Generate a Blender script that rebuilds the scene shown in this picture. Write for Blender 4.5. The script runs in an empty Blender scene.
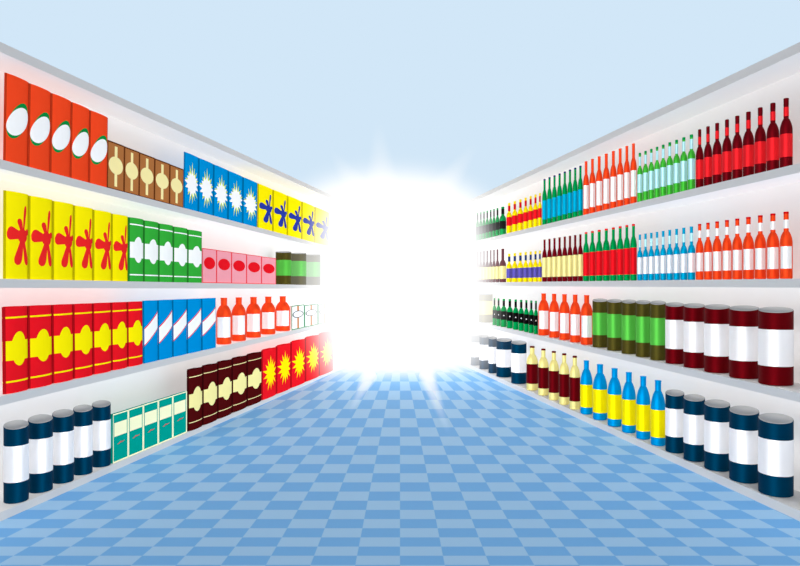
import bpy, bmesh, math
from mathutils import Vector, Matrix
PI = math.pi
scene = bpy.context.scene
COL = scene.collection

# ------------------------------------------------------------------ camera numbers
F, CX, HY, CH = 645.0, 400.0, 286.0, 0.982      # focal (px), axis column, horizon row, eye height (m)

# ------------------------------------------------------------------ materials
def lin(c):
    return tuple(((v/255)/12.92 if v/255 <= .04045 else ((v/255+.055)/1.055)**2.4) for v in c)
MATS = {}
def mat(name, rgb, rough=.6, spec=0.0, metal=0.0, noise=.02):
    if name in MATS: return MATS[name]
    m = bpy.data.materials.new(name); m.use_nodes = True
    nt = m.node_tree; b = nt.nodes['Principled BSDF']
    b.inputs['Roughness'].default_value = rough
    b.inputs['Specular IOR Level'].default_value = spec
    b.inputs['Metallic'].default_value = metal
    c = lin(rgb)
    tc = nt.nodes.new('ShaderNodeTexCoord'); nz = nt.nodes.new('ShaderNodeTexNoise')
    nz.inputs['Scale'].default_value = 6
    nt.links.new(tc.outputs['Object'], nz.inputs['Vector'])
    mx = nt.nodes.new('ShaderNodeMix'); mx.data_type = 'RGBA'
    mx.inputs['A'].default_value = tuple(v*(1-noise) for v in c)+(1,)
    mx.inputs['B'].default_value = tuple(min(1, v*(1+noise)) for v in c)+(1,)
    nt.links.new(nz.outputs['Fac'], mx.inputs['Factor'])
    nt.links.new(mx.outputs['Result'], b.inputs['Base Color'])
    MATS[name] = m
    return m
P = dict(
 orange_red=(243,72,34), white=(252,252,252), print_green=(10,140,62), brown=(176,112,62), dark_brown=(92,42,20), cream=(252,238,170),
 sky_blue=(0,142,212), lime=(222,238,60), yellow=(253,236,8), flower_red=(238,40,40), flower_blue=(40,58,160), leaf_green=(52,170,58),
 pale_white=(248,250,248), pink=(243,160,172), red=(232,24,36), deep_red=(205,12,26), olive=(78,72,28), label_green=(90,190,74),
 outline_green=(20,130,80), kraft=(196,130,80), navy=(0,52,80), can_white=(250,250,252), lid_grey=(176,176,176), teal=(0,156,140),
 pale_cream=(255,253,208), cocoa=(76,12,14), star_yellow=(255,232,10), star_orange=(250,170,20), wine=(108,10,20), wine_red=(240,40,48),
 bottle_orange=(244,74,32), bottle_green=(0,150,76), light_green=(70,186,60), cyan_pale=(190,240,250), cyan=(0,160,204), aqua=(0,172,214),
 bottle_yellow=(250,226,10), black=(14,14,14), dark_blue=(30,50,110), dark_red=(112,10,24), cream_label=(246,236,160), violet=(92,84,176),
 maroon=(98,6,14), cream_glass=(244,232,150), bottle_blue=(0,150,216), purple_brown=(96,36,48), khaki=(140,132,96), mark_red=(190,90,90),
 ink=(30,60,70))
def M(n): return mat(n, P[n])
def MG(n): return mat(n+'_gloss', P[n], METR, 0.0, MET)
MET, METR = .55, .56
SHELF = mat('shelf_grey_panel', (238,236,235), .7, .1)
EDGE = mat('shelf_grey_edge', (220,219,218), .7, .1)

# ------------------------------------------------------------------ object helpers
def link(name, me, parent=None):
    o = bpy.data.objects.new(name, me); COL.objects.link(o)
    if parent: o.parent = parent
    return o
def bm_mesh(bm, name, m, smooth=True):
    me = bpy.data.meshes.new(name); bm.normal_update(); bm.to_mesh(me); bm.free()
    me.materials.append(m)
    if smooth:
        for p in me.polygons: p.use_smooth = True
    return me

# ------------------------------------------------------------------ wall frames
class Wall:
    def __init__(s, side, x0, vx):
        s.side = side; s.x0 = x0; s.k = (vx-CX)/F
        L = math.hypot(s.k, 1)
        s.d = Vector((s.k/L, 1/L, 0))
        s.n = Vector((1/L, -s.k/L, 0)) if side == 'left' else Vector((-1/L, s.k/L, 0))
        s.xa = s.d if side == 'left' else -s.d         # local +x runs towards the right of the picture
        s.ang = math.atan2(s.xa.y, s.xa.x)
    def hit(s, px, off=0.0):                           # point of the front plane (moved in by off) seen at column px
        o = Vector((s.x0, 0, 0)) - s.n*off
        r = Vector(((px-CX)/F, 1, 0))
        # o + t d = u r
        det = s.d.x*(-r.y) - s.d.y*(-r.x)
        t = ((-o.x)*(-r.y) - (-o.y)*(-r.x))/det
        return o + s.d*t
    def at(s, t, off=0.0, z=0.0):                      # t: world y of the point on the front plane
        p = Vector((s.x0 + s.k*t, t, 0)) - s.n*off
        p.z = z
        return p
def zpix(py, Y): return CH - (py-HY)*Y/F
LW = Wall('left', -2.2, 528)
RW = Wall('right', 2.127, 290)

class Line:                                            # height of a shelf surface along the aisle
    def __init__(s, w, a, b):
        ya = w.hit(a[0]).y; yb = w.hit(b[0]).y
        za, zb = zpix(a[1], ya), zpix(b[1], yb)
        s.m = (zb-za)/(yb-ya); s.c = za - s.m*ya
    def z(s, y): return s.c + s.m*y
SH = {('left',1): Line(LW,(4,160.5),(320,244)), ('left',2): Line(LW,(4,278.9),(275,284.3)),
      ('left',3): Line(LW,(4,395.5),(290,331)), ('left',4): Line(LW,(4,511),(330,372)),
      ('right',1): Line(RW,(793,165),(480,240)), ('right',2): Line(RW,(793,278.7),(480,282.5)),
      ('right',3): Line(RW,(793,391.5),(492,325)), ('right',4): Line(RW,(793,508),(530,391.5))}

# ------------------------------------------------------------------ shelving
Y0, Y1, DEPTH, TH = 2.25, 8.5, .195, .038
def slab(w, y0, y1, zt0, zt1, th, off0, off1):
    bm = bmesh.new(); vs = []
    for (t, zt) in ((y0, zt0), (y1, zt1)):
        for off in (off0, off1):
            for z in (zt-th, zt):
                vs.append(bm.verts.new(w.at(t, off, z)))
    for f in ((0,1,3,2),(4,6,7,5),(0,4,5,1),(2,3,7,6),(1,5,7,3),(0,2,6,4)):
        bm.faces.new([vs[i] for i in f])
    bmesh.ops.recalc_face_normals(bm, faces=bm.faces)
    return bm
def shelving(w, label):
    r = bpy.data.objects.new('shelving_unit', None); COL.objects.link(r)
    r['label'] = label; r['category'] = 'shelf'
    link('back_panel', bm_mesh(slab(w, Y0, Y1, 2.0, 2.0, 2.0, DEPTH, DEPTH+.03), 'back_panel', SHELF, False), r)
    link('end_panel', bm_mesh(slab(w, Y0-.03, Y0-.0005, 2.0, 2.0, 2.0, -.002, DEPTH+.03), 'end_panel', SHELF, False), r)
    link('top_board', bm_mesh(slab(w, Y0, Y1, 2.0, 2.0, .042, 0, DEPTH-.0005), 'top_board', EDGE, False), r)
    for i in (1,2,3):
        l = SH[(w.side,i)]
        o = link('shelf', bm_mesh(slab(w, Y0, Y1, l.z(Y0), l.z(Y1), TH, 0, DEPTH-.0005), 'shelf', SHELF, False), r)
        s = link('shelf_edge', bm_mesh(slab(w, Y0, Y1, l.z(Y0), l.z(Y1), TH, -.004, -.0003), 'shelf_edge', EDGE, False), o)
    l = SH[(w.side,4)]
    link('plinth', bm_mesh(slab(w, Y0, Y1, l.z(Y0), l.z(Y1), l.z(Y0), 0, DEPTH-.0005), 'plinth', EDGE, False), r)
shelving(LW, 'long light grey shelving unit along the left side of the aisle')
shelving(RW, 'long light grey shelving unit along the right side of the aisle')

# ------------------------------------------------------------------ prints: 2-D outlines wrapped on a pillow front
NB = 22
XS = [.5-.5*math.cos(PI*k/NB) for k in range(NB+1)]
def prof(x, b):                                        # local y of the pack front at x in 0..1
    if b == 0: return 0.0
    c = min(1, max(-1, 2*x-1))
    return -b*math.sqrt(max(0, 1-abs(c)**2.1))
def wrap(polys, b, m, name, eps=.05, border=False):
    bm = bmesh.new()
    for i, poly in enumerate(polys):
        t = bmesh.new()
        vs = [t.verts.new((x, 0, z)) for x, z in poly]
        es = [t.edges.new((vs[j], vs[(j+1) % len(vs)])) for j in range(len(vs))]
        bmesh.ops.triangle_fill(t, use_beauty=True, use_dissolve=False, edges=es)
        if b:
            for k in range(1, NB):
                bmesh.ops.bisect_plane(t, geom=t.verts[:]+t.edges[:]+t.faces[:], plane_co=(XS[k],0,0), plane_no=(1,0,0))
        off = eps*(1+.15*i)
        for v in t.verts: v.co.y = prof(v.co.x, b) - off
        for f in t.faces:
            f.normal_update()
            if f.normal.y > 0: f.normal_flip()
        me = bpy.data.meshes.new('t'); t.to_mesh(me); t.free(); bm.from_mesh(me); bpy.data.meshes.remove(me)
    return bm_mesh(bm, name, m, True)
def ell(cx, cz, rx, rz, shear=0, n=36):
    return [(cx+rx*math.cos(2*PI*k/n), cz+rz*math.sin(2*PI*k/n)+shear*math.cos(2*PI*k/n)) for k in range(n)]
def rect(x0, z0, x1, z1): return [(x0,z0),(x1,z0),(x1,z1),(x0,z1)]
def star(cx, cz, rx, rz, n=14, inner=.58, ph=0.0):
    out = []
    for k in range(2*n):
        a = PI*k/n + ph
        q = (1.0 - .16*((k//2*7) % 3)/2) if k % 2 == 0 else inner
        out.append((cx+rx*q*math.cos(a), cz+rz*q*math.sin(a)))
    return out
def petal(x0, z0, x1, z1, w, asp=2.9):                 # teardrop from centre to a round tip; asp: height/width of the pack
    out = []; dx, dz = x1-x0, (z1-z0)*asp
    L = math.hypot(dx, dz); ux, uz = dx/L, dz/L
    pts = []
    for k in range(25):
        s = k/24
        h = w*(.30+.70*s)*math.sqrt(max(0, 1-max(0,(s-.72)/.28)**2))
        pts.append((s, h))
    for s, h in pts: out.append((x0+ux*L*s-uz*h, z0+(uz*L*s+ux*h)/asp))
    for s, h in reversed(pts[:-1]): out.append((x0+ux*L*s+uz*h, z0+(uz*L*s-ux*h)/asp))
    return out
def flower():
    c = (.68,.50)
    return [petal(*c,.80,.86,.075), petal(*c,.50,.70,.12), petal(*c,.07,.53,.27), petal(*c,.97,.57,.13),
            petal(*c,.42,.16,.19), petal(*c,.87,.16,.12), ell(.66,.50,.22,.085)]
def frame(t, tz): return [rect(0,0,1,tz), rect(0,1-tz,1,1), rect(0,tz,t,1-tz), rect(1-t,tz,1,1-tz)]
DX = .29
def diag(e): return [(0,.28-e),(1,.56-e),(1,.81+e),(0,.53+e)]

# pack kinds: body colour, bulge, prints [(part name, colour, polys, level)]
PACKS = {
 'oval': ('orange_red', .09, [('green_oval','print_green',[ell(.5,.5,.44,.185,.125)],1), ('white_oval','white',[ell(.5,.49,.45,.155,.085)],2)]),
 'brown': ('brown', .0, [('border','dark_brown',frame(.045,.03),1), ('emblem','cream',[rect(.42,.08,.58,.92), ell(.5,.52,.42,.185)],1)]),
 'burst': ('sky_blue', .06, [('outer_starburst','lime',[star(.52,.47,.47,.40,14,.45,.25)],1), ('white_starburst','white',[star(.5,.47,.49,.26,13,.62,.1)],2)]),
 'blue_flower': ('yellow', .09, [('flower_print','flower_blue',flower(),1)]),
 'red_flower': ('yellow', .12, [('flower_print','flower_red',flower(),1)]),
 'green_band': ('leaf_green', .15, [('stripe','white',[rect(0,.885,1,.905)],1), ('stripe','white',[rect(0,.095,1,.115)],1), ('band','pale_white',[rect(0,.37,1,.62), ell(.5,.50,.30,.205)],1)]),
 'pink': ('pink', .0, [('border','red',frame(.03,.02),1), ('red_oval','red',[ell(.5,.58,.40,.18)],1)]),
 'red_band': ('red', .17, [('stripe','yellow',[rect(0,.865,1,.885)],1), ('stripe','yellow',[rect(0,.125,1,.145)],1), ('band','yellow',[rect(0,.38,1,.605), ell(.5,.51,.30,.20)],1)]),
 'diag': ('sky_blue', .08, [('red_trim','red',[diag(.022)],1), ('white_slash','white',[diag(0)],2)]),
 'white_box': ('pale_white', .0, [('border','outline_green',frame(.055,.035),1), ('vertical_strip','kraft',[rect(.43,.03,.57,.97)],1), ('oval_outline','ink',[ell(.5,.62,.42,.15)],2), ('white_oval','white',[ell(.5,.62,.355,.12)],3)]),
 'teal': ('teal', .0, [('border','pale_cream',[rect(0,0,1,.025),rect(0,.975,1,1),rect(0,.025,.035,.975),rect(.93,.025,1,.975)],1), ('label','pale_cream',[rect(.08,.53,.89,.81)],1),
     ('red_mark','mark_red',[[(.25,.36),(.42,.385),(.45,.405),(.62,.39),(.76,.40),(.72,.385),(.60,.37),(.45,.375),(.40,.355)]],1)]),
 'choco': ('cocoa', .17, [('stripe','cream',[rect(0,.875,1,.888)],1), ('stripe','cream',[rect(0,.125,1,.138)],1), ('band','cream_label',[rect(0,.375,1,.60), ell(.5,.50,.30,.205)],1)]),
 'red_star': ('red', .15, [('outer_starburst','star_orange',[star(.5,.5,.49,.38,14,.5,.25)],1), ('yellow_starburst','star_yellow',[star(.5,.5,.46,.35,14,.52,.25)],2)]),
}
def pack_body(b, m, name):
    bm = bmesh.new(); N = NB if b else 1
    loop = [(x, prof(x, b)) for x in (XS if b else (0, 1))]
    outline = loop + ([(.80, .35), (.72, 1.0), (.28, 1.0), (.20, .35)] if b else [(1, 1.0), (0, 1.0)])
    lo = [bm.verts.new((x, y, 0)) for x, y in outline]; hi = [bm.verts.new((x, y, 1)) for x, y in outline]
    n = len(outline)
    for k in range(n):
        f = bm.faces.new((lo[k], lo[(k+1) % n], hi[(k+1) % n], hi[k])); f.smooth = k < N and b > 0
    bm.faces.new(list(reversed(lo))); bm.faces.new(hi)
    me = bpy.data.meshes.new(name); bmesh.ops.recalc_face_normals(bm, faces=bm.faces)
    for f in bm.faces:
        if len(f.verts) > 4: f.smooth = False
    bm.to_mesh(me); bm.free(); me.materials.append(m)
    return me
# y is measured in pack depths: PD metres each
PD = .028
def make_pack(kind):
    body, b, prints = PACKS[kind]
    b = b*.125/PD*1.15                                       # bulge as a fraction of a typical width, in depth units
    r = bpy.data.objects.new('product_pack' if b else 'product_box', None); COL.objects.link(r)
    link('body', pack_body(b, M(body), 'pack_body'), r)
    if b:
        rgb = tuple(int(v*.74) for v in P[body])  # darkened body colour: shade between neighbouring packs, painted as edge strips
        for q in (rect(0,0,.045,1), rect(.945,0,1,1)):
            link('seam_shade', wrap([q], b, mat(body+'_painted_shade', rgb), 'seam_shade', eps=.07), r)
    for (nm, c, polys, lv) in prints:
        link(nm, wrap(polys, b, M(c), nm, eps=.02*lv), r)
    r['max_y'] = b
    return r

# ------------------------------------------------------------------ lathes
def lathe(pr, m, name, a0=0, a1=2*PI, n=40, cap0=False, cap1=False, sharp=True):
    full = abs(a1-a0-2*PI) < 1e-6
    bm = bmesh.new(); rings = []
    cnt = n if full else n+1
    for r, z in pr:
        rings.append([bm.verts.new((r*math.cos(a0+(a1-a0)*k/n), r*math.sin(a0+(a1-a0)*k/n), z)) for k in range(cnt)])
    for i in range(len(rings)-1):
        for k in range(n if full else n):
            q = (k+1) % cnt
            if not full and k+1 >= cnt: continue
            bm.faces.new((rings[i][k], rings[i][q], rings[i+1][q], rings[i+1][k]))
    if cap0: bm.faces.new(list(reversed(rings[0])))
    if cap1: bm.faces.new(rings[-1])
    bm.normal_update()
    me = bpy.data.meshes.new(name); bm.to_mesh(me)
    for p in me.polygons: p.use_smooth = len(p.vertices) == 4
    bm.free(); me.materials.append(m)
    return me
def kids(o): return [c for c in bpy.data.objects if c.parent == o]
def can(body, label, z0=.27, z1=.74):
    r = bpy.data.objects.new('drink_can', None); COL.objects.link(r)
    link('body', lathe([(.96,0),(1,.006),(1,.006),(1,.994),(1,.994),(.97,1.0)], MG(body), 'can_body', cap0=True), r)
    link('label', lathe([(1.0,z0),(1.012,z0),(1.012,z0),(1.012,z1),(1.012,z1),(1.0,z1)], MG(label), 'can_label'), r)
    link('lid', lathe([(.985,.9985),(.985,1.004),(.94,1.004),(.92,.999),(.0,.999)], M('lid_grey'), 'can_lid'), r)
    for ch in kids(r):                                  # lids slope a little towards the aisle
        for v in ch.data.vertices:
            if v.co.z > .95: v.co.z += .032*v.co.y - .01
    return r
def bottle(body, label, lz, zb, zn, rn, neck=None, nz=None, cap=None, cz=.95, arc=None, dot=None):
    r = bpy.data.objects.new('bottle', None); COL.objects.link(r)
    pr = [(.88,0),(.97,.008),(1,.022),(1,zb)]
    for k in range(1, 13):
        t = k/12
        pr.append((rn+(1-rn)*max(0,1-t**1.9)**.85, zb+(zn-zb)*t))
    top = cz if cap else .985
    pr += [(rn, zn), (rn, top)]
    if not cap: pr += [(rn*1.08,.985),(rn*1.08,1.0)]
    link('body', lathe(pr, MG(body), 'bottle_body', cap0=True, cap1=True), r)
    l = None
    if label:
        a0, a1 = (0, 2*PI) if not arc else (-PI/2-arc, -PI/2+arc)
        if arc: q = [(1.015, lz[0]), (1.015, lz[1])]
        else: q = [(1.0,lz[0]),(1.015,lz[0]),(1.015,lz[0]),(1.015,lz[1]),(1.015,lz[1]),(1.0,lz[1])]
        l = link('label', lathe(q, MG(label), 'bottle_label', a0, a1), r)
    if dot:
        zc = (lz[0]+lz[1])/2
        bm = bmesh.new(); c = None; n = 14; vs = []
        for k in range(n):
            x = .22*math.cos(2*PI*k/n); z = zc+.022*math.sin(2*PI*k/n)
            vs.append(bm.verts.new((x, -math.sqrt(1.04**2-x*x), z)))
        bm.faces.new(vs)
        link('label_dot', bm_mesh(bm, 'label_dot', M(dot), False), l)
    if neck:
        link('neck_label', lathe([(rn,nz[0]),(rn*1.06,nz[0]),(rn*1.06,nz[0]),(rn*1.06,nz[1]),(rn*1.06,nz[1]),(rn,nz[1])], MG(neck), 'neck_label', n=24), r)
    if cap:
        link('cap', lathe([(rn*1.02,cz-.001),(rn*1.05,cz),(rn*1.05,cz),(rn*1.05,.995),(rn*.96,1.0)], MG(cap), 'bottle_cap', n=24, cap1=True), r)
    return r
def dup(proto, used):
    if not used[0]:
        used[0] = True; return proto
    r = proto.copy(); COL.objects.link(r)
    for ch in KIDS[proto.name]:
        c = ch.copy(); COL.objects.link(c); c.parent = r
        for g in KIDS.get(ch.name, []):
            h = g.copy(); COL.objects.link(h); h.parent = c
    return r
KIDS = {}
def reg(proto):
    KIDS[proto.name] = kids(proto)
    for ch in KIDS[proto.name]: KIDS[ch.name] = kids(ch)

ORD = ['first','second','third','fourth','fifth','sixth','seventh','eighth','ninth','tenth','eleventh','twelfth']
ROWN = {1:'top', 2:'second', 3:'third', 4:'bottom'}
def describe(o, desc, cat, w, row, i, n):              # i: 0 = nearest the camera
    unit = f"{w.side} unit's {ROWN[row]} shelf"
    if i == 0: l = f"{desc} nearest the camera, {unit}"
    elif i == n-1: l = f"{desc} farthest down the aisle, {unit}"
    else: l = f"{ORD[i]} {desc} from the near end, {unit}"
    o['label'] = l; o['category'] = cat
    o['group'] = f"{desc} group on the {unit}"

def place_packs(kind, row, bounds, t0, t1, desc, w=LW):
    proto = make_pack(kind); reg(proto); used = [False]; by = proto.get('max_y'); del proto['max_y']
    l = SH[(w.side,row)]; n = len(bounds)-1
    setback = .004 + by*PD*.8
    for i in range(n):
        hs = setback*.8 if by else .010
        a = w.hit(bounds[i], hs); b = w.hit(bounds[i+1], hs)
        o = dup(proto, used)
        wd = (b-a).length
        px = (bounds[i]+bounds[i+1])/2; m = (a+b)/2
        f = (px-bounds[0])/(bounds[-1]-bounds[0])
        ty = t0 + (t1-t0)*f
        h = zpix(ty, m.y) - l.z(m.y)
        a = a - w.n*((setback if by else .010)-hs); a.z = l.z(a.y)+.0006
        o.location = a
        tilt = math.atan(l.m*w.d.y)
        o.rotation_euler = (0, -tilt, w.ang)
        o.scale = (wd*.994, PD if by else PD*.6, h)
        describe(o, desc, 'pack' if by else 'box', w, row, i, n)
def place_round(proto, row, bounds, t0, t1, desc, cat, w, fill=1.0, squash=1.0):
    reg(proto); used = [False]
    l = SH[(w.side,row)]; n = len(bounds)-1
    idx = range(n)
    for i in idx:
        a, b = bounds[i], bounds[i+1]
        R = .03
        px = (a+b)/2
        for _ in range(6):
            c = w.hit(px, R+.004)
            half = (math.atan((b-CX)/F)-math.atan((a-CX)/F))/2*fill
            R = c.to_2d().length*math.sin(half)
        f = (px-bounds[0])/(bounds[-1]-bounds[0])
        ty = t0+(t1-t0)*f
        z = l.z(c.y)+.0006
        if l.m*1 != 0: z += abs(l.m)*R
        h = zpix(ty, c.y)-z
        o = dup(proto, used)
        o.location = (c.x, c.y, z)
        o.scale = (R/1.015, R/1.015, h)
        # front (-y) turned half way between the aisle and the shop entrance
        v = -Vector((c.x, c.y)).normalized()
        o.rotation_euler = (0,0, math.atan2(v.y, v.x)+PI/2)
        near = i if w.side == 'left' else n-1-i
        describe(o, desc, cat, w, row, near, n)

def lerp(a, b, n): return [a+(b-a)*k/n for k in range(n+1)]
# ---- left unit
place_packs('oval', 1, [3.5,27.6,49.7,70,88.5,107], 72, 118, 'orange-red pack with white oval')
place_packs('brown', 1, [107,124,139,154.3,169.5,183.3], 139.5, 169.5, 'brown box with cream medallion')
place_packs('burst', 1, [183.5,198,213,227.7,242.4,257], 151.5, 183.3, 'blue pack with white starburst')
place_packs('blue_flower', 1, [257.3,272.5,287,301.5,314.5,329], 183.5, 213, 'yellow pack with blue flower')
place_packs('red_flower', 2, [3.5,28,52,73,92.5,111,127.5], 190, 217, 'yellow pack with red flower')
place_packs('green_band', 2, [128,143,158,172.5,187,201.5], 217, 232.4, 'green pack with white band')
place_packs('pink', 2, [202.3,216.5,231.5,246.5,261.5,276], 248, 258.5, 'pink box with red oval')
place_packs('red_band', 3, [3.5,28,52,73,92.5,111,127,142.3], 307, 301.5, 'red pack with yellow medallion band')
place_packs('diag', 3, [143.3,158,172.5,187,201.5,216], 301, 298, 'blue pack with white slash')
place_packs('white_box', 3, [291.5,304.5,318,331,343], 305.5, 303, 'white green-edged box with oval')
place_packs('teal', 4, [112.9,128.5,143.5,158.5,173,187], 414.6, 391, 'teal box with cream label')
place_packs('choco', 4, [187.3,202,217,231.5,246.5,261.3], 370.7, 351.4, 'dark brown pack with cream medallions')
place_packs('red_star', 4, [261.5,276,290.5,305,319,333], 351, 330, 'red pack with yellow starburst')
place_round(can('olive','label_green'), 2, [276,291,306,320,334], 251, 256, 'olive can with green label', 'can', LW, 1.06)
place_round(can('navy','can_white'), 4, [4,28.5,52.5,73.5,92.3,110.4], 427, 401, 'navy can with white label', 'can', LW, 1.06)
OB = dict(lz=(.15,.585), zb=.62, zn=.84, rn=.42, arc=.98)
place_round(bottle('bottle_orange','white', **OB), 3, [216.3,231.5,246,261,275.5,290], 298, 296, 'squat orange bottle with white label', 'bottle', LW, 1.02)
# ---- right unit (bounds run left to right = far to near)
BA = [695.6,703.7,712.3,722,732,742.6,754.3,766.3,779.5,792.8]
BB = [637.1,642.7,648.4,654.2,660,666.4,673.1,680.1,687.5,695.4]
BC = [583,589.2,595.7,602.7,609.9,616.8,623.6,630.1,636.9]
BD = [542.1,547,552,557,562.2,567.4,572.6,577.8,583]
BE = [506.4,512,517.6,523.2,528.2,533.1,537.9,541.9]
BF = [476,479.2,482.4,485.6,489,492.4,495.6,499.4,506.2]
W1 = dict(zb=.53, zn=.71, rn=.40)
W2 = dict(zb=.57, zn=.76, rn=.43)
place_round(bottle('wine','wine_red', (.15,.48), **W1, neck='wine_red', nz=(.74,.87), cap='wine', cz=.90), 1, BA, 131, 96, 'dark wine bottle with red label', 'bottle', RW)
place_round(bottle('light_green','cyan_pale', (.19,.56), zb=.60, zn=.72, rn=.42, neck='cyan_pale', nz=(.74,.92), cap='bottle_green', cz=.95, arc=1.15), 1, BB, 154, 133.3, 'light green bottle with pale label', 'bottle', RW)
place_round(bottle('bottle_orange','white', (.12,.55), **W2, arc=1.0), 1, BC, 162.6, 142.4, 'slim orange bottle with white label', 'bottle', RW)
place_round(bottle('bottle_green','aqua', (.12,.53), **W2, cap='dark_blue', cz=.965), 1, BD, 180, 164.9, 'green bottle with blue label', 'bottle', RW)
place_round(bottle('bottle_yellow','red', (.25,.54), zb=.56, zn=.70, rn=.42, neck='deep_red', nz=(.73,.91), cap='bottle_yellow', cz=.94), 1, BE, 204, 192.5, 'yellow bottle with red label', 'bottle', RW)
place_round(bottle('bottle_green','black', (.22,.50), zb=.54, zn=.70, rn=.44, neck='black', nz=(.74,.93), cap='bottle_green', cz=.96), 1, BF, 213.5, 206, 'green bottle with black label', 'bottle', RW)
place_round(bottle('bottle_orange','white', (.15,.48), **W1, neck='white', nz=(.75,.88), cap='deep_red', cz=.97, arc=1.0), 2, BA, 224.5, 210.8, 'orange bottle with white labels', 'bottle', RW)
place_round(bottle('cyan','can_white', (.14,.50), zb=.53, zn=.66, rn=.42, neck='cyan_pale', nz=(.72,.88), arc=1.15), 2, BB, 235, 226, 'cyan bottle with white label', 'bottle', RW)
place_round(bottle('bottle_green','red', (.11,.58), zb=.60, zn=.78, rn=.43, cap='red', cz=.965), 2, BC, 232.7, 223.4, 'green bottle with red label', 'bottle', RW)
place_round(bottle('dark_red','cream_label', (.11,.57), **W2), 2, BD, 240, 234, 'dark red bottle with cream label', 'bottle', RW)
place_round(bottle('bottle_yellow','violet', (.14,.48), zb=.52, zn=.66, rn=.42, neck='dark_blue', nz=(.72,.90), cap='bottle_yellow', cz=.94), 2, BE, 254, 250.5, 'yellow bottle with violet label', 'bottle', RW)
place_round(bottle('purple_brown','cream_label', (.10,.48), zb=.50, zn=.66, rn=.42), 2, BF, 252, 248.3, 'brown bottle with cream label', 'bottle', RW)
BG = [665.7,683.9,704.6,729.6,758.6,792.8]
place_round(can('maroon','can_white', .25,.735), 3, BG, 303.5, 310, 'maroon can with white label', 'can', RW, 1.06)
place_round(can('olive','label_green', .26,.73), 3, [592.7,607.4,621.8,636,650.3,665.7], 299.5, 302.5, 'olive can with green label', 'can', RW, 1.05)
place_round(bottle('bottle_orange','white', **OB), 3, [538.3,549.1,559.2,569.8,580.6,592.7], 293.2, 295.3, 'squat orange bottle with white label', 'bottle', RW, 1.02)
place_round(bottle('bottle_green','black', (.25,.56), zb=.58, zn=.72, rn=.42, neck='black', nz=(.74,.93), cap='bottle_green', cz=.965, dot='white'), 3, [492.6,496.4,500.8,506.8,512.9,518.5,523.9,528.8,533.8,538.1], 298, 300.9, 'green bottle with dotted black label', 'bottle', RW)
place_round(can('khaki','cream_label'), 3, [465.5,479,492.4], 293, 294, 'khaki can with cream label', 'can', RW, 1.05)
place_round(can('navy','can_white'), 4, BG, 390, 422, 'large navy can with white label', 'can', RW, 1.06)
place_round(bottle('bottle_blue','yellow', (.13,.555), zb=.57, zn=.84, rn=.42), 4, [580.2,592.7,607.4,621.8,636,650.5,665.7], 358.8, 382.5, 'blue bottle with yellow label', 'bottle', RW)
place_round(bottle('cream_glass','maroon', (.15,.60), zb=.62, zn=.82, rn=.40, cap='maroon', cz=.965), 4, [526.4,538.1,548.7,559,569.4,580.2], 344.8, 357, 'cream bottle with maroon label', 'bottle', RW)
place_round(can('navy','can_white'), 4, [471,479.6,488.6,496.7,511.5,526.2], 333.5, 343.5, 'small navy can with white label', 'can', RW, 1.06)

# ------------------------------------------------------------------ floor with the fan of blue tiles
def floor():
    bm = bmesh.new()
    vs = [bm.verts.new(v) for v in ((-4,-1,0),(4,-1,0),(4,12.4,0),(-4,12.4,0))]
    bm.faces.new(vs)
    m = bpy.data.materials.new('blue_checker_tiles'); m.use_nodes = True
    nt = m.node_tree; N = nt.nodes; Lk = nt.links; b = N['Principled BSDF']
    b.inputs['Roughness'].default_value = .6; b.inputs['Specular IOR Level'].default_value = .1
    tc = N.new('ShaderNodeTexCoord'); sp = N.new('ShaderNodeSeparateXYZ'); Lk.new(tc.outputs['Object'], sp.inputs[0])
    def mth(op, a, c=None, e=None):
        n = N.new('ShaderNodeMath'); n.operation = op
        for i, v in enumerate((a, c, e)):
            if v is None: continue
            if isinstance(v, (int, float)): n.inputs[i].default_value = v
            else: Lk.new(v, n.inputs[i])
        return n.outputs[0]
    ROW = 9.17
    # course lengths grow with the distance from the entrance, columns taper to a point beyond the far end
    row = mth('FLOOR', mth('SUBTRACT', mth('DIVIDE', F*CH/ROW, sp.outputs['Y']), (473.2-HY)/ROW))
    wid = mth('MULTIPLY_ADD', sp.outputs['Y'], -.1946*49/F, .1946*CH)
    col = mth('FLOOR', mth('DIVIDE', sp.outputs['X'], wid))
    par = mth('FLOORED_MODULO', mth('ADD', row, col), 2.0)
    mx = N.new('ShaderNodeMix'); mx.data_type = 'RGBA'
    mx.inputs['A'].default_value = lin((148,189,224))+(1,)
    mx.inputs['B'].default_value = lin((106,165,218))+(1,)
    Lk.new(par, mx.inputs['Factor']); Lk.new(mx.outputs['Result'], b.inputs['Base Color'])
    global FLOORMIX; FLOORMIX = mx
    o = link('floor', bm_mesh(bm, 'floor', m, False)); o['kind'] = 'structure'
floor()

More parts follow.
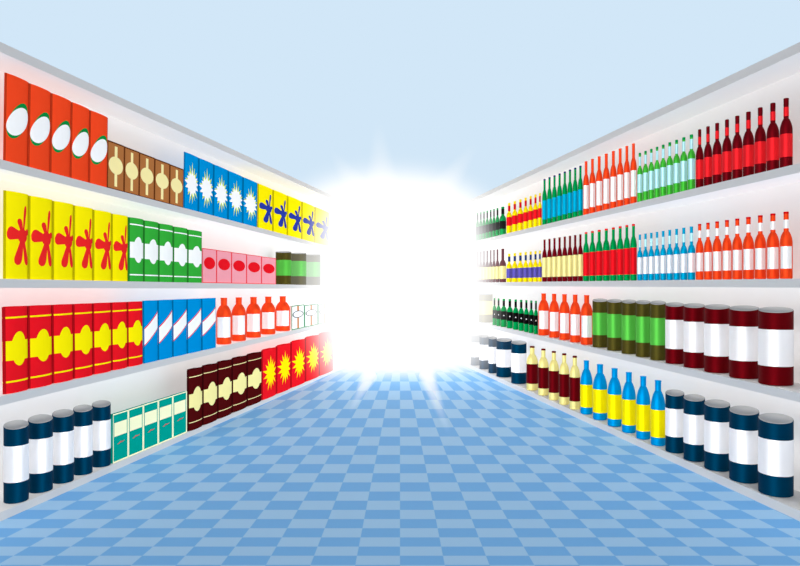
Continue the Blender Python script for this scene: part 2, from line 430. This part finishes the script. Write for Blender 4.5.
# ------------------------------------------------------------------ bright haze at the far end
def haze():
    c = Vector((-.12, 8.4, 1.0)); S = Vector((1.8, 2.85, 1.62)); p = 2.4
    bm = bmesh.new(); bmesh.ops.create_icosphere(bm, subdivisions=5, radius=1)
    for v in bm.verts:
        q = v.co; d = (abs(q.x)**p+abs(q.y)**p+abs(q.z)**p)**(1/p)
        v.co = Vector((q.x/d*S.x, q.y/d*S.y, max(q.z/d*S.z, -c.z+.004)))
    m = bpy.data.materials.new('white_light_haze'); m.use_nodes = True
    nt = m.node_tree; N = nt.nodes; Lk = nt.links; N.clear()
    out = N.new('ShaderNodeOutputMaterial'); tc = N.new('ShaderNodeTexCoord'); sp = N.new('ShaderNodeSeparateXYZ')
    Lk.new(tc.outputs['Object'], sp.inputs[0])
    def mth(op, a, b=None, cc=None):
        n = N.new('ShaderNodeMath'); n.operation = op
        for i, v in enumerate((a, b, cc)):
            if v is None: continue
            if isinstance(v, (int, float)): n.inputs[i].default_value = v
            else: Lk.new(v, n.inputs[i])
        return n.outputs[0]
    tot = None
    for ax, s in zip('XYZ', S):
        t = mth('POWER', mth('DIVIDE', mth('ABSOLUTE', sp.outputs[ax]), s), p)
        tot = t if tot is None else mth('ADD', tot, t)
    d = mth('POWER', tot, 1/p)
    t = mth('MAXIMUM', mth('DIVIDE', mth('SUBTRACT', 1.0, d), .6), 0.0)
    t = mth('MINIMUM', t, 1.0)
    dens = mth('MULTIPLY', mth('POWER', t, 2.7), 13.0)
    ab = N.new('ShaderNodeVolumeAbsorption'); ab.inputs['Color'].default_value = (0,0,0,1)
    em = N.new('ShaderNodeEmission'); em.inputs['Color'].default_value = (1,1,1,1)
    Lk.new(dens, ab.inputs['Density']); Lk.new(mth('MULTIPLY', dens, 1.12), em.inputs['Strength'])
    ad = N.new('ShaderNodeAddShader'); Lk.new(ab.outputs[0], ad.inputs[0]); Lk.new(em.outputs[0], ad.inputs[1])
    Lk.new(ad.outputs[0], out.inputs['Volume'])
    me = bm_mesh(bm, 'light_haze', m)
    o = link('light_haze', me); o.location = c
    o['label'] = 'glowing white haze filling the far end of the aisle'; o['category'] = 'haze'; o['kind'] = 'stuff'
    # faint beams radiating from it
    bmat = bpy.data.materials.new('light_beam'); bmat.use_nodes = True
    nt = bmat.node_tree; N = nt.nodes; Lk = nt.links; N.clear()
    out = N.new('ShaderNodeOutputMaterial'); tc = N.new('ShaderNodeTexCoord'); sp = N.new('ShaderNodeSeparateXYZ')
    Lk.new(tc.outputs['Object'], sp.inputs[0])
    r2 = mth('ADD', mth('POWER', sp.outputs['X'], 2.0), mth('POWER', sp.outputs['Y'], 2.0))
    taper = mth('SUBTRACT', 1.0, mth('MULTIPLY', sp.outputs['Z'], .75))     # 1 at the root, .25 at the tip
    q = mth('DIVIDE', r2, mth('POWER', taper, 2.0))
    rad = mth('POWER', mth('MAXIMUM', mth('SUBTRACT', 1.0, q), 0.0), 1.5)
    ln = mth('POWER', mth('MAXIMUM', mth('SUBTRACT', 1.0, sp.outputs['Z']), 0.0), 1.0)
    dn = mth('MULTIPLY', mth('MULTIPLY', rad, ln), 3.0)
    ab = N.new('ShaderNodeVolumeAbsorption'); ab.inputs['Color'].default_value = (0,0,0,1)
    em = N.new('ShaderNodeEmission')
    Lk.new(dn, ab.inputs['Density']); Lk.new(mth('MULTIPLY', dn, 1.05), em.inputs['Strength'])
    ad = N.new('ShaderNodeAddShader'); Lk.new(ab.outputs[0], ad.inputs[0]); Lk.new(em.outputs[0], ad.inputs[1])
    Lk.new(ad.outputs[0], out.inputs['Volume'])
    me = lathe([(1.0,0),(.25,1.0)], bmat, 'light_beam', n=20, cap0=True, cap1=True)
    def pt(px, py, Y): return Vector(((px-CX)/F*Y, Y, zpix(py, Y)))
    def gp(px, py, z): Y = F*(CH-z)/(py-HY); return Vector(((px-CX)/F*Y, Y, z))
    for a, b, r in ((pt(383,196,7.6), pt(378,122,7.6), .27), (pt(362,196,7.6), pt(331,150,7.6), .22), (pt(438,196,7.6), pt(476,144,7.6), .23),
                    (gp(428,378,.16), gp(449,434,.16), .085), (gp(368,378,.16), gp(350,412,.16), .08)):
        k = link('light_beam', me, o)
        v = b-a
        k.matrix_world = Matrix.Translation(a) @ v.to_track_quat('Z','Y').to_matrix().to_4x4() @ Matrix.Diagonal((r, r, v.length, 1))
        k.matrix_parent_inverse = Matrix.Translation(-c)
haze()

# ------------------------------------------------------------------ light
w = bpy.data.worlds.new('World'); scene.world = w; w.use_nodes = True
nt = w.node_tree; bg = nt.nodes['Background']
tc = nt.nodes.new('ShaderNodeTexCoord'); sp = nt.nodes.new('ShaderNodeSeparateXYZ'); rp = nt.nodes.new('ShaderNodeValToRGB')
nt.links.new(tc.outputs['Generated'], sp.inputs[0]); nt.links.new(sp.outputs['Y'], rp.inputs['Fac'])
e = rp.color_ramp.elements
e[0].position = .35; e[0].color = (.06,.062,.065,1)
e[1].position = .74; e[1].color = lin((210,231,248))+(1,)
nt.links.new(rp.outputs['Color'], bg.inputs['Color'])
bg.inputs['Strength'].default_value = 1.0
def sun(name, d, e, col=(1,1,1), recv=None):
    L = bpy.data.lights.new(name, 'SUN'); L.energy = e; L.color = col; L.angle = math.radians(20)
    L.use_shadow = False
    o = bpy.data.objects.new(name, L); COL.objects.link(o)
    o.rotation_euler = Vector(d).to_track_quat('-Z','Y').to_euler()
    if recv:
        o.light_linking.receiver_collection = recv
groups = {}
for key in ('left', 'right', 'shelves', 'shelf_left', 'shelf_right', 'floor'):
    groups[key] = bpy.data.collections.new(key)
def root(o):
    while o.parent: o = o.parent
    return o
for o in [o for o in COL.objects if o.type == 'MESH']:
    r = root(o)
    if r.name.startswith('floor'): groups['floor'].objects.link(o)
    if r.name.startswith(('light_haze','floor')): continue
    c = o.matrix_world.translation
    if r.name.startswith('shelving_unit'):
        groups['shelves'].objects.link(o)
        groups['shelf_right' if r.name.endswith('.001') else 'shelf_left'].objects.link(o)
    else:
        groups['left' if r.location.x < 0 else 'right'].objects.link(o)
sun('fill_from_right', (-.68,.73,-.10), 2.4, (1,.985,.96), groups['left'])  # added shadowless fill for the left products, no lamp stands there
sun('fill_from_left', (.68,.73,-.10), 2.4, (1,.985,.96), groups['right'])  # mirrored added fill for the right products, likewise no real lamp
sun('overhead_fill', (0,.25,-1), 1.4, (1,1,1))  # added fill from above on everything, no fixture hangs there
sun('floor_bounce_fill', (0,.2,1), 1.7, (1,1,1), groups['shelves'])  # added upward fill imitating floor bounce on the shelf undersides
sun('shelf_fill_from_right', (-.78,.62,-.10), 1.45, (1,.98,.95), groups['shelf_left'])  # added fill that brightens the left shelving only
sun('shelf_fill_from_left', (.78,.62,-.10), 1.45, (1,.98,.95), groups['shelf_right'])  # same added fill for the right shelving
sun('floor_fill_overhead', (0,.5,-1), 0.6, (1,1,1), groups['floor'])  # extra fill added to brighten the floor alone

cam = bpy.data.cameras.new('camera'); co = bpy.data.objects.new('camera', cam); COL.objects.link(co)
co.location = (0,0,CH); co.rotation_euler = (PI/2,0,0)
cam.sensor_width = 36; cam.lens = 36*F/800; cam.shift_y = (HY-283)/800
scene.camera = co
scene.view_settings.view_transform = 'Standard'
scene.view_settings.look = 'None'
